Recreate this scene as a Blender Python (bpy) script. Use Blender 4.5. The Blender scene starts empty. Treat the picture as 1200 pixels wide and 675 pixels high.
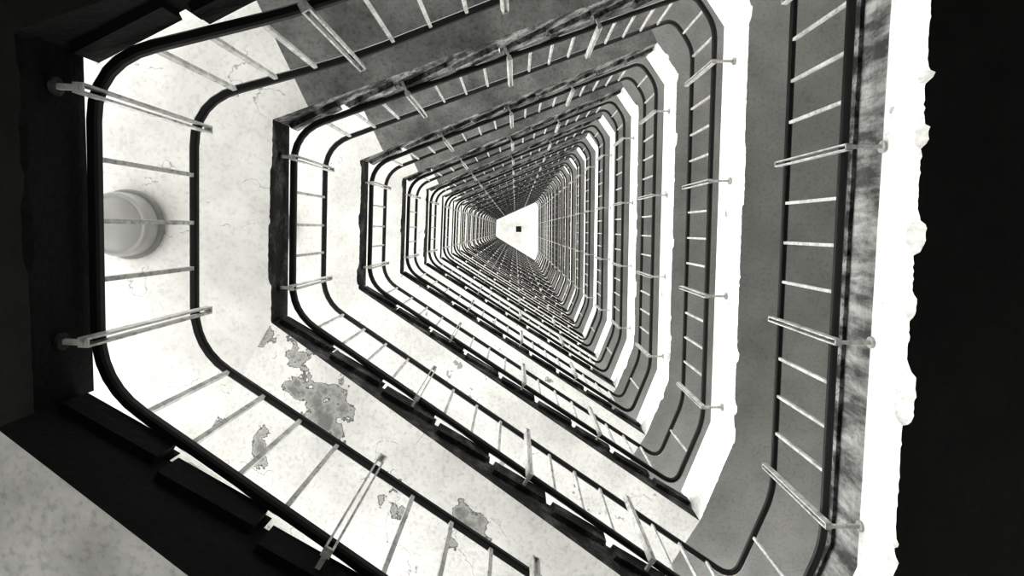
import bpy, bmesh, math, random
from mathutils import Vector, Matrix
random.seed(7)
Z0 = 1.6            # camera height above the ground floor
sc = bpy.context.scene

# ---------------------------------------------------------------- materials
def mat(name, base, dark, amt=0.5, scale=2.0, rough=0.8, fine=0.15, patch=None, patch_lo=0.62, bump=0.15, metal=0.0, spots=None, lo=0.35, hi=0.62, cracks=0.0, streak=False):
    m = bpy.data.materials.new(name); m.use_nodes = True
    nt = m.node_tree; N = nt.nodes; L = nt.links
    b = N["Principled BSDF"]; b.inputs["Roughness"].default_value = rough
    b.inputs["Metallic"].default_value = metal
    geo = N.new("ShaderNodeNewGeometry")
    def math_(op, a, c=None):
        n = N.new("ShaderNodeMath"); n.operation = op
        for i, v in enumerate((a, c)):
            if v is None: continue
            if isinstance(v, (int, float)): n.inputs[i].default_value = v
            else: L.new(v, n.inputs[i])
        return n.outputs[0]
    n1 = N.new("ShaderNodeTexNoise"); n1.inputs["Scale"].default_value = scale
    n1.inputs["Detail"].default_value = 8; n1.inputs["Roughness"].default_value = 0.62
    if streak:      # rain streaks running down the face
        mpn = N.new("ShaderNodeMapping"); mpn.inputs["Scale"].default_value = (1.6, 1.6, 0.45)
        L.new(geo.outputs["Position"], mpn.inputs["Vector"]); L.new(mpn.outputs[0], n1.inputs["Vector"])
    else:
        L.new(geo.outputs["Position"], n1.inputs["Vector"])
    r1 = N.new("ShaderNodeValToRGB")
    r1.color_ramp.elements[0].position = lo; r1.color_ramp.elements[1].position = hi
    L.new(n1.outputs["Fac"], r1.inputs["Fac"])
    mx = N.new("ShaderNodeMixRGB")
    c = lambda v: (v, v*0.997, v*0.97, 1)
    mid = dark*amt + base*(1-amt)
    mx.inputs[1].default_value = c(mid); mx.inputs[2].default_value = c(base)
    L.new(r1.outputs["Color"], mx.inputs[0])
    n2 = N.new("ShaderNodeTexNoise"); n2.inputs["Scale"].default_value = 28
    n2.inputs["Detail"].default_value = 6
    L.new(geo.outputs["Position"], n2.inputs["Vector"])
    r2 = N.new("ShaderNodeValToRGB")
    r2.color_ramp.elements[0].position = 0.28; r2.color_ramp.elements[1].position = 0.5
    r2.color_ramp.elements[0].color = (max(0, 1-fine*3),)*3+(1,)
    L.new(n2.outputs["Fac"], r2.inputs["Fac"])
    mu = N.new("ShaderNodeMixRGB"); mu.blend_type = 'MULTIPLY'; mu.inputs[0].default_value = 1
    L.new(mx.outputs[0], mu.inputs[1]); L.new(r2.outputs["Color"], mu.inputs[2])
    out = mu.outputs[0]
    if cracks > 0:
        n5 = N.new("ShaderNodeTexNoise"); n5.inputs["Scale"].default_value = 1.1
        n5.inputs["Detail"].default_value = 7; n5.inputs["Roughness"].default_value = 0.5
        L.new(geo.outputs["Position"], n5.inputs["Vector"])
        d = math_('ABSOLUTE', math_('SUBTRACT', n5.outputs["Fac"], 0.5))
        line = math_('LESS_THAN', d, 0.0018)
        gate = math_('GREATER_THAN', n1.outputs["Fac"], 0.54)
        fac = math_('MULTIPLY', math_('MULTIPLY', line, gate), cracks)
        mc = N.new("ShaderNodeMixRGB"); mc.inputs[2].default_value = c(0.25)
        L.new(fac, mc.inputs[0]); L.new(out, mc.inputs[1]); out = mc.outputs[0]
    mask = None
    if patch is not None:
        n3 = N.new("ShaderNodeTexNoise"); n3.inputs["Scale"].default_value = 2.1
        n3.inputs["Detail"].default_value = 10; n3.inputs["Roughness"].default_value = 0.6
        L.new(geo.outputs["Position"], n3.inputs["Vector"])
        mask = math_('SUBTRACT', n3.outputs["Fac"], patch_lo)
        if spots:
            n4 = N.new("ShaderNodeTexNoise"); n4.inputs["Scale"].default_value = 5.0
            n4.inputs["Detail"].default_value = 10; n4.inputs["Roughness"].default_value = 0.55
            L.new(geo.outputs["Position"], n4.inputs["Vector"])
            for (x, y, z, r) in spots:
                vd = N.new("ShaderNodeVectorMath"); vd.operation = 'DISTANCE'
                L.new(geo.outputs["Position"], vd.inputs[0]); vd.inputs[1].default_value = (x, y, z)
                s = math_('SUBTRACT', r, vd.outputs["Value"])
                s = math_('ADD', s, math_('MULTIPLY', math_('SUBTRACT', n4.outputs["Fac"], 0.5), 0.9))
                mask = math_('MAXIMUM', mask, math_('MULTIPLY', s, 0.3))
        r3 = N.new("ShaderNodeValToRGB")
        e = r3.color_ramp.elements
        e[0].position = 0.0; e[0].color = (0,0,0,1)
        e[1].position = 0.04; e[1].color = (.75,.75,.75,1)
        x = e.new(0.002); x.color = (1,1,1,1)
        x = e.new(0.006); x.color = (.95,.95,.95,1)
        x = e.new(0.010); x.color = (.40,.40,.40,1)
        L.new(mask, r3.inputs["Fac"])
        mp = N.new("ShaderNodeMixRGB"); mp.inputs[2].default_value = c(patch)
        L.new(r3.outputs["Color"], mp.inputs[0]); L.new(out, mp.inputs[1]); out = mp.outputs[0]
    L.new(out, b.inputs["Base Color"])
    bp = N.new("ShaderNodeBump"); bp.inputs["Strength"].default_value = bump
    bp.inputs["Distance"].default_value = 0.02
    L.new(n2.outputs["Fac"], bp.inputs["Height"]); L.new(bp.outputs[0], b.inputs["Normal"])
    return m

WHITE = mat("white_plaster", 0.84, 0.5, 0.45, 1.6, fine=0.045, cracks=0.6, patch=0.5, patch_lo=0.70)
SP = [(-1.94, 1.09, Z0+5.15, .13), (-1.60, 1.54, Z0+5.0, .19), (-2.22, .92, Z0+5.2, .09),
      (-2.83, 1.61, Z0+5.24, .15), (-1.9, 1.35, Z0+5.1, .07), (-0.4, 2.35, Z0+4.6, .12), (-2.3, 1.9, Z0+5.1, .08),
      (-1.0, 2.3, Z0+4.75, .08)]
WPEEL = mat("peeling_white_plaster", 0.86, 0.45, 0.5, 1.3, fine=0.06, patch=0.08, patch_lo=0.66, spots=SP, cracks=0.7, bump=0.3)
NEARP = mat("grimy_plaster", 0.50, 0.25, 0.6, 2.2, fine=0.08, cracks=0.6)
GREY  = mat("shade_grey_soffit", 0.31, 0.2, 0.7, 1.3, fine=0.06)  # right soffits lie far from the light; their shade is put into this grey
TGREY = mat("grey_flight_soffit", 0.24, 0.07, 0.8, 1.8, fine=0.12)  # grey carries the dimness under the back flights, which get less light
DGREY = mat("shade_dark_soffit", 0.018, 0.006, 0.8, 1.4, fine=0.1)  # near-black base paints in the lack of light under the lowest level
RUST  = mat("rusty_steel_edge", 0.34, 0.015, 0.97, 5.0, fine=0.3, rough=0.7, bump=0.6, lo=.42, hi=.6)
KERB  = mat("stained_kerb", 0.42, 0.05, 0.9, 4.0, fine=0.1, rough=0.8, bump=0.5, lo=.38, hi=.60, streak=True)
DRUST = mat("dark_rusty_steel", 0.13, 0.006, 0.97, 5.0, fine=0.33, rough=0.7, bump=0.6, lo=.48, hi=.68)  # rust; its darkness also serves as painted shade on the left slab edges
BLACK = mat("shade_black_edge", 0.005, 0.003, 0.9, 5.0, fine=0.3, rough=0.9, bump=0.5)  # shade painted as black on edges of the unlit lowest level
FACE  = mat("white_fascia_plaster", 0.92, 0.45, 0.4, 3.0, fine=0.07, patch=0.2, patch_lo=0.66, bump=0.4, cracks=0.6, streak=True)
TREAD = mat("concrete_tread", 0.5, 0.35, 0.6, 3.0, fine=0.15)
RAILM = mat("dark_rail_steel", 0.010, 0.005, 0.5, 8.0, rough=0.45, fine=0.1)
BALM  = mat("pale_baluster_steel", 0.55, 0.2, 0.6, 9.0, rough=0.5, fine=0.15)
WALLM = mat("wall_plaster", 0.75, 0.6, 0.5, 1.0, fine=0.08)
GLASS = mat("frosted_lamp_glass", 0.34, 0.28, 0.3, 2.0, rough=0.2, fine=0.0, bump=0)
LAMPB = mat("lamp_base", 0.22, 0.18, 0.3, 2.0, rough=0.4, fine=0.0)

def obj(name, bm, mats, smooth=False):
    bmesh.ops.recalc_face_normals(bm, faces=bm.faces)
    me = bpy.data.meshes.new(name); bm.to_mesh(me); bm.free()
    for m in mats: me.materials.append(m)
    if smooth:
        for p in me.polygons: p.use_smooth = True
    o = bpy.data.objects.new(name, me); sc.collection.objects.link(o)
    return o

def box(bm, c, ax, ay, az, mi=0):
    vs = []
    for sx in (-1, 1):
        for sy in (-1, 1):
            for sz in (-1, 1):
                vs.append(bm.verts.new(c + ax*sx + ay*sy + az*sz))
    for q in ((0,1,3,2),(4,6,7,5),(0,4,5,1),(2,3,7,6),(0,2,6,4),(1,5,7,3)):
        f = bm.faces.new([vs[i] for i in q]); f.material_index = mi

def prism(bm, pts, z0, z1, mats=(0,1,2), jit=0.0, jedges=0):
    """plan polygon extruded; the first jedges edges are eroded plaster arrises"""
    P = []
    for i, p in enumerate(pts):
        q = pts[(i+1) % len(pts)]
        P.append((p[0], p[1], 0))
        if i < jedges and jit > 0:
            L = math.dist(p, q); n = max(2, int(L/0.025))
            for k in range(1, n):
                t = k/n; P.append((p[0]+(q[0]-p[0])*t, p[1]+(q[1]-p[1])*t, 1))
    lo, hi, md = [], [], []
    bite = 0; cur = 0
    for x, y, j in P:
        if random.random() < 0.05: bite = random.uniform(1.5, 5)
        elif random.random() < 0.12: bite = 0
        cur = 0.45*cur + 0.55*bite
        e = (abs(random.gauss(0, .4)) + cur)*jit*j
        d = Vector((x, y)).normalized()*e
        lo.append(bm.verts.new((x+d.x, y+d.y, z0)))
        md.append(bm.verts.new((x+d.x*0.1, y+d.y*0.1, z0+0.01+e*1.2)))
        hi.append(bm.verts.new((x, y, z1)))
    f = bm.faces.new(lo); f.material_index = mats[0]
    f = bm.faces.new(hi[::-1]); f.material_index = mats[2]
    n = len(P)
    for i in range(n):
        for a, b in ((lo, md), (md, hi)):
            f = bm.faces.new((a[i], b[i], b[(i+1) % n], a[(i+1) % n])); f.material_index = mats[1]

# ---------------------------------------------------------------- plan of the well (metres)
A  = (-2.164, 0.825); B  = (-2.08, -0.936); B0 = (-2.10, -0.84)
C1 = (2.244, -2.94);  C2 = (2.568, -2.48)
D1 = (2.56, 2.52);    D2 = (2.20, 3.465)
W = 1.5
def unit(p, q):
    v = Vector((q[0]-p[0], q[1]-p[1])); return v.normalized()
ub = unit(A, D2); nb = Vector((-ub.y, ub.x))
ut = unit(B, C1); nt_ = Vector((ut.y, -ut.x))
def off(p, n, w): return (p[0]+n.x*w, p[1]+n.y*w)
Ao, D2o = off(A, nb, W), off(D2, nb, W)
Bo, C1o = off(B, nt_, W), off(C1, nt_, W)
XL, XR = -4.0, 4.3
PER = 2.97; NK = 20
def Lz(k): return Z0 + (2.62 if k == 0 else 5.24 + PER*(k-1))
def Rz(k): return Z0 + (1.65 if k == -1 else 3.85 + PER*k)
TL, TR = 0.28, 0.40

for k in range(0, NK+1):
    bm = bmesh.new()
    b2 = B0 if k == 0 else B
    prism(bm, [A, b2, Bo, (XL, Bo[1]), (XL, Ao[1]), Ao], Lz(k), Lz(k)+TL, (0, 1, 2), 0.007 if k < 5 else 0, 1)
    a, b = Vector(A), Vector(b2); d = (b-a).normalized(); n = Vector((-d.y, d.x))
    if n.x > 0: n = -n
    c = (a+b)/2 + n*0.05
    box(bm, Vector((c.x, c.y, Lz(k)+TL+0.05)), Vector((d.x, d.y, 0))*((b-a).length/2), Vector((n.x, n.y, 0))*0.05, Vector((0, 0, 0.05)), 3)
    e = BLACK if k == 0 else DRUST  # left edges face away from the light; that shade is in their colour
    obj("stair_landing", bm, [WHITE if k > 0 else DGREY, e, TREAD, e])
for k in range(-1, NK):
    bm = bmesh.new()
    z = Rz(k)
    prism(bm, [D2, D1, C2, C1, C1o, (XR, C1o[1]), (XR, D2o[1]), D2o], z, z+TR, (0, 1, 2), 0.018 if k == 0 else (0.009 if k < 4 else 0), 3)
    for p, q in ((D2, D1), (D1, C2), (C2, C1)):
        a, b = Vector(p), Vector(q); d = (b-a).normalized(); n = Vector((-d.y, d.x))
        if n.dot((a+b)/2) < 0: n = -n
        c = (a+b)/2 + n*0.04
        box(bm, Vector((c.x, c.y, z+TR+0.21)), Vector((d.x, d.y, 0))*((b-a).length/2), Vector((n.x, n.y, 0))*0.035, Vector((0, 0, 0.21)), 3)
        if k == 0:   # angle iron running along the kerb
            c2 = (a+b)/2 - n*0.012
            box(bm, Vector((c2.x, c2.y, z+TR+0.36)), Vector((d.x, d.y, 0))*((b-a).length/2), Vector((n.x, n.y, 0))*0.015, Vector((0, 0, 0.035)), 4)
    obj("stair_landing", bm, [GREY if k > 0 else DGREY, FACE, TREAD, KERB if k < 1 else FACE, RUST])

def flight(P, Q, z0, z1, n, N, T0, T1, mats, split=0.0):
    bm = bmesh.new()
    S = (Vector(Q)-Vector(P)).length; u = (Vector(Q)-Vector(P))/S
    r = (z1+T1-z0-T0)/N; run = S/N
    sp = max(split, 0.001)
    prof = [(0, z0), (sp, z0+(z1-z0)*sp/S), (S, z1), (S, z1+T1)]
    for i in range(N-1, -1, -1):
        if i < N-1: prof.append(((i+1)*run, z0+T0+r*(i+1)))
        prof.append((i*run, z0+T0+r*(i+1)))
    prof.append((0, z0+T0))
    def v(s, w, z): return Vector((P[0]+u.x*s+n.x*w, P[1]+u.y*s+n.y*w, z))
    fa = [bm.verts.new(v(s, 0, z)) for s, z in prof]
    fb = [bm.verts.new(v(s, W, z)) for s, z in prof]
    f = bm.faces.new(fa); f.material_index = 1
    f = bm.faces.new(fb[::-1]); f.material_index = 1
    m = len(prof)
    for i in range(m):
        f = bm.faces.new((fa[i], fa[(i+1) % m], fb[(i+1) % m], fb[i]))
        f.material_index = 4 if i == 0 else (0 if i == 1 else 2)
    for i in range(N):
        zt = z0+T0+r*(i+1)
        c = v((i+0.5)*run, 0.03, zt-0.10)
        box(bm, c, Vector((u.x, u.y, 0))*run*0.44, Vector((n.x, n.y, 0))*0.075, Vector((0, 0, 0.085)), 3)
    return obj("stair_flight", bm, mats)

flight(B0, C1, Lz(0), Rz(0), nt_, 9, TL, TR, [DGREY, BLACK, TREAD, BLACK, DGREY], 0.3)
for k in range(1, NK):
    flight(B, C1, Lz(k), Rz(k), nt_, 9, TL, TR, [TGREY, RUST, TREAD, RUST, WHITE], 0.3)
for k in range(0, NK):
    flight(D2, A, Rz(k), Lz(k+1), nb, 9, TR, TL, [WPEEL, DRUST, TREAD, DRUST, WPEEL])
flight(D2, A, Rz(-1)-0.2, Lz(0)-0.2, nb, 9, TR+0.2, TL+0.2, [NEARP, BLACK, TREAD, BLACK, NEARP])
flight(B, C1, Z0-1.6-0.27, Rz(-1), nt_, 16, 0.28, TR, [GREY, RUST, TREAD, RUST, GREY])

# ---------------------------------------------------------------- railing
RA, RB = (-2.10, 0.775), (-2.02, -0.885)
RC1, RC2 = (2.10, -2.78), (2.37, -2.40)
RD1, RD2 = (2.37, 2.42), (2.04, 3.26)
BL, BR, RH = 0.33, 0.54, 0.90
base = []
base.append((Vector((*RD1, Rz(-1)+BR)), .15, 'c')); base.append((Vector((*RD2, Rz(-1)+BR)), .15, 'fb'))
for k in range(0, NK+1):
    base.append((Vector((*RA, Lz(k)+BL)), .28, 'L'))
    if k == 0:
        base.append((Vector((-2.02, -0.80, Lz(k)+BL)), .28, 'ft'))
        base.append((Vector((-1.08, -1.15, Lz(k)+BL+0.30)), .3, 'ft0'))
    else:
        base.append((Vector((*RB, Lz(k)+BL)), .28, 'ft'))
    if k < NK:
        z = Rz(k)+BR
        for p, g in ((RC1, 'c'), (RC2, 'R'), (RD1, 'c'), (RD2, 'fb')): base.append((Vector((*p, z)), .17, g))
def rounded(pts):
    out = [pts[0][0]]
    for i in range(1, len(pts)-1):
        p, r = pts[i][:2]; a = pts[i-1][0]; b = pts[i+1][0]
        da = (a-p).normalized(); db = (b-p).normalized()
        s, e = p+da*r, p+db*r
        for j in range(7):
            t = j/6; out.append(s*(1-t)**2 + p*2*t*(1-t) + e*t*t)
    out.append(pts[-1][0]); return out
path = rounded(base)
def sweep(bm, path, w, h, dz, mi):
    prev = None
    for i, p in enumerate(path):
        a = path[max(i-1, 0)]; b = path[min(i+1, len(path)-1)]
        t = (b-a); t.z = 0; t.normalize(); s = Vector((-t.y, t.x, 0))
        ring = [bm.verts.new(p+s*w*x+Vector((0, 0, dz+h*z))) for x, z in
                ((-.5,-.3),(-.3,-.5),(.3,-.5),(.5,-.3),(.5,.3),(.3,.5),(-.3,.5),(-.5,.3))]
        if prev:
            for j in range(8):
                f = bm.faces.new((prev[j], prev[(j+1) % 8], ring[(j+1) % 8], ring[j])); f.material_index = mi
        prev = ring
bm = bmesh.new()
sweep(bm, path, 0.055, 0.055, 0.0, 0)
sweep(bm, path, 0.050, 0.05, RH, 0)
UP = Vector((0, 0, 1))
def baluster(p, t):
    s = Vector((-t.y, t.x, 0)); w = 0.0125
    box(bm, p+UP*RH/2, t*w, s*w, UP*(RH/2), 1)
def post(p, t, gap, zarm, knob=1):
    """twin flat bars bolted back to the slab face"""
    s = Vector((-t.y, t.x, 0))
    if s.dot(Vector((p.x, p.y, 0))) > 0: s = -s
    for sg in (-1, 1):
        c = p + s*0.05 + t*0.018*sg
        box(bm, c+UP*((RH+0.08+zarm)/2), t*0.006, s*0.024, UP*((RH+0.08-zarm)/2), 1)
    box(bm, p+s*0.05+UP*(RH+0.08), t*0.024, s*0.024, UP*0.007, 1)
    box(bm, p+s*0.05+UP*zarm, t*0.024, s*0.024, UP*0.007, 1)
    a0 = p + s*0.055 + UP*zarm; a1 = p - s*gap + UP*zarm
    box(bm, (a0+a1)/2, t*0.013, (a1-a0)/2, UP*0.013, 1)
    ring0, ring1 = [], []
    for j in range(12):
        an = j*math.tau/12; d = t*math.cos(an)*0.042 + UP*math.sin(an)*0.042
        ring0.append(bm.verts.new(a1+d)); ring1.append(bm.verts.new(a1+d+s*0.018))
    f = bm.faces.new(ring0); f.material_index = knob
    f = bm.faces.new(ring1[::-1]); f.material_index = knob
    for j in range(12):
        f = bm.faces.new((ring0[j], ring0[(j+1) % 12], ring1[(j+1) % 12], ring1[j])); f.material_index = knob
def lerp3(a, b, t): return a*(1-t)+b*t
def tang(a, b):
    t = b-a; t.z = 0; return t.normalized()
for i in range(len(base)-1):
    a, b, g = base[i][0], base[i+1][0], base[i][2]; t = tang(a, b)
    if g == 'L':
        for y, kind in ((.53, 1), (.25, 0), (-.04, 0), (-.34, 0), (-.64, 1)):
            p = lerp3(a, b, (y-a.y)/(b.y-a.y))
            (post(p, t, 0.06, -0.17, 2) if kind else baluster(p, t))
    elif g == 'R':
        for j in range(-1, 14):
            y = -1.95 + 0.345*j
            if y > 2.42 or y < -2.4: continue
            p = lerp3(a, b, (y-a.y)/(b.y-a.y))
            (post(p, t, 0.19, -0.16) if j % 4 == 0 else baluster(p, t))
    elif g in ('fb', 'ft', 'ft0'):
        n = max(2, round((b-a).length/0.29))
        for j in range(0 if g == 'ft0' else 1, n):
            p = lerp3(a, b, j/n)
            is_post = (j % 4 == 0 and j < n-1)
            (post(p, t, 0.10, -0.14, 2) if is_post else baluster(p, t))
    else:
        baluster(lerp3(a, b, .5), t)
obj("stair_railing", bm, [RAILM, BALM, DRUST])

# ---------------------------------------------------------------- shell
ZT = Lz(NK) + 2.6
def wall(name, parts, m, th=0.12):
    bm = bmesh.new()
    for p, q, bands in parts:
        a, b = Vector(p), Vector(q); d = (b-a).normalized(); n = Vector((-d.y, d.x))
        if n.dot((a+b)/2) < 0: n = -n
        c = (a+b)/2 + n*(th/2+0.005)
        for z0, z1 in bands:
            box(bm, Vector((c.x, c.y, (z0+z1)/2)), Vector((d.x, d.y, 0))*((b-a).length/2), Vector((n.x, n.y, 0))*th/2, UP*((z1-z0)/2), 0)
    return obj(name, bm, [m])
P_nw, P_ne, P_se, P_sw = (XL, Bo[1]), (XR, C1o[1]), (XR, D2o[1]), (XL, Ao[1])
lband = [(0, Lz(0)+TL+0.9)] + [(Lz(k), Lz(k)+TL+0.9) for k in range(1, NK+1)]
tband = [(0, Lz(0)+2.0)] + [(Lz(k)+0.4, Lz(k)+1.6) for k in range(1, NK+1)]
fup = [(Lz(k)-0.55, Lz(k)+0.45) for k in range(1, NK+1)]  # unseen openings between these bands are added to brighten the front flight soffits
f_lo = [(0, 0.8), (3.7, Lz(0)+0.6)] + fup  # unseen ground-level opening added to light the soffit of the nearest flight
f_solid = [(0, Lz(0)+0.6)] + fup
mid = ((D2o[0]+Ao[0])/2, (D2o[1]+Ao[1])/2)
wall("wall_left", [(P_nw, P_sw, lband)], WALLM)
wall("wall_back", [(P_nw, Bo, tband), (Bo, C1o, tband), (C1o, P_ne, tband)], WALLM)
wall("wall_right", [(P_ne, P_se, [(0, Rz(NK-1)+TR+1.0)])], WALLM)  # stops below the ceiling: open top storey added to light it
wall("wall_front", [(P_se, D2o, f_solid), (D2o, mid, f_solid), (mid, Ao, f_lo), (Ao, P_sw, f_lo)], WALLM)
bm = bmesh.new(); box(bm, Vector((0.15, 0.2, -0.1)), Vector((4.4,0,0)), Vector((0,4.8,0)), UP*0.1); obj("floor", bm, [TREAD])
bm = bmesh.new(); box(bm, Vector((0.15, 0.2, ZT+0.1)), Vector((4.4,0,0)), Vector((0,4.8,0)), UP*0.1); obj("ceiling", bm, [WHITE])

def drum(name, x, y, z, R):
    bm = bmesh.new()
    def lathe(prof, mi):
        prev = None; n = 40
        for r, dz in prof:
            ring = [bm.verts.new((x+r*math.cos(j*math.tau/n), y+r*math.sin(j*math.tau/n), z-dz)) for j in range(n)]
            if prev:
                for j in range(n):
                    f = bm.faces.new((prev[j], prev[(j+1)%n], ring[(j+1)%n], ring[j])); f.material_index = mi
            prev = ring
        f = bm.faces.new(prev); f.material_index = mi
    lathe([(R*.8, .002), (R*.8, .03), (R*.97, .035), (R, .05), (R, .08), (R*.96, .09)], 1)
    lathe([(R*.90, .085), (R*.90, .235), (R*.89, .245), (R*.86, .25), (R*.80, .252), (R*.78, .246), (R*.74, .246), (R*.70, .256), (R*.4, .262), (0.004, .264)], 0)
    return obj(name, bm, [GLASS, LAMPB], True)
for k in range(1, 5):
    drum("ceiling_lamp", -3.33, -0.04, Lz(k), 0.30)
bm = bmesh.new()
x, y = 0.35, 0.0
box(bm, Vector((x, y, ZT-0.35)), Vector((.02,0,0)), Vector((0,.02,0)), UP*0.35)
box(bm, Vector((x, y, ZT-0.9)), Vector((.22,0,0)), Vector((0,.26,0)), UP*0.2)
box(bm, Vector((x, y, ZT-0.68)), Vector((.28,0,0)), Vector((0,.3,0)), UP*0.02)
obj("hanging_lantern", bm, [RAILM])

# ---------------------------------------------------------------- light: bright overcast sky over paler ground
w = bpy.data.worlds.new("World"); sc.world = w; w.use_nodes = True
nt = w.node_tree; bg = nt.nodes["Background"]
tc = nt.nodes.new("ShaderNodeTexCoord"); sx = nt.nodes.new("ShaderNodeSeparateXYZ")
mr = nt.nodes.new("ShaderNodeMapRange"); mr.inputs[1].default_value = -0.15; mr.inputs[2].default_value = 0.15
mr.inputs[3].default_value = 1.5; mr.inputs[4].default_value = 6.0
nt.links.new(tc.outputs["Generated"], sx.inputs[0]); nt.links.new(sx.outputs[2], mr.inputs[0])
nt.links.new(mr.outputs[0], bg.inputs[1]); bg.inputs[0].default_value = (1, 0.997, 0.98, 1)

# ---------------------------------------------------------------- camera
cam = bpy.data.cameras.new("camera"); co = bpy.data.objects.new("camera", cam); sc.collection.objects.link(co)
f = 700.0
cam.sensor_width = 36; cam.lens = f/1200*36; cam.shift_x = -4/1200
cam.clip_start = 0.01; cam.clip_end = 300
tau = math.atan(69/f)
R = Vector((1, 0, 0)); U = Vector((0, -math.cos(tau), math.sin(tau))); F = Vector((0, math.sin(tau), math.cos(tau)))
M = Matrix((R, U, -F)).transposed().to_4x4(); M.translation = Vector((0, 0, Z0))
co.matrix_world = M
sc.camera = co
sc.view_settings.view_transform = 'Standard'
try: sc.view_settings.look = 'High Contrast'
except Exception as e: print("look", e)
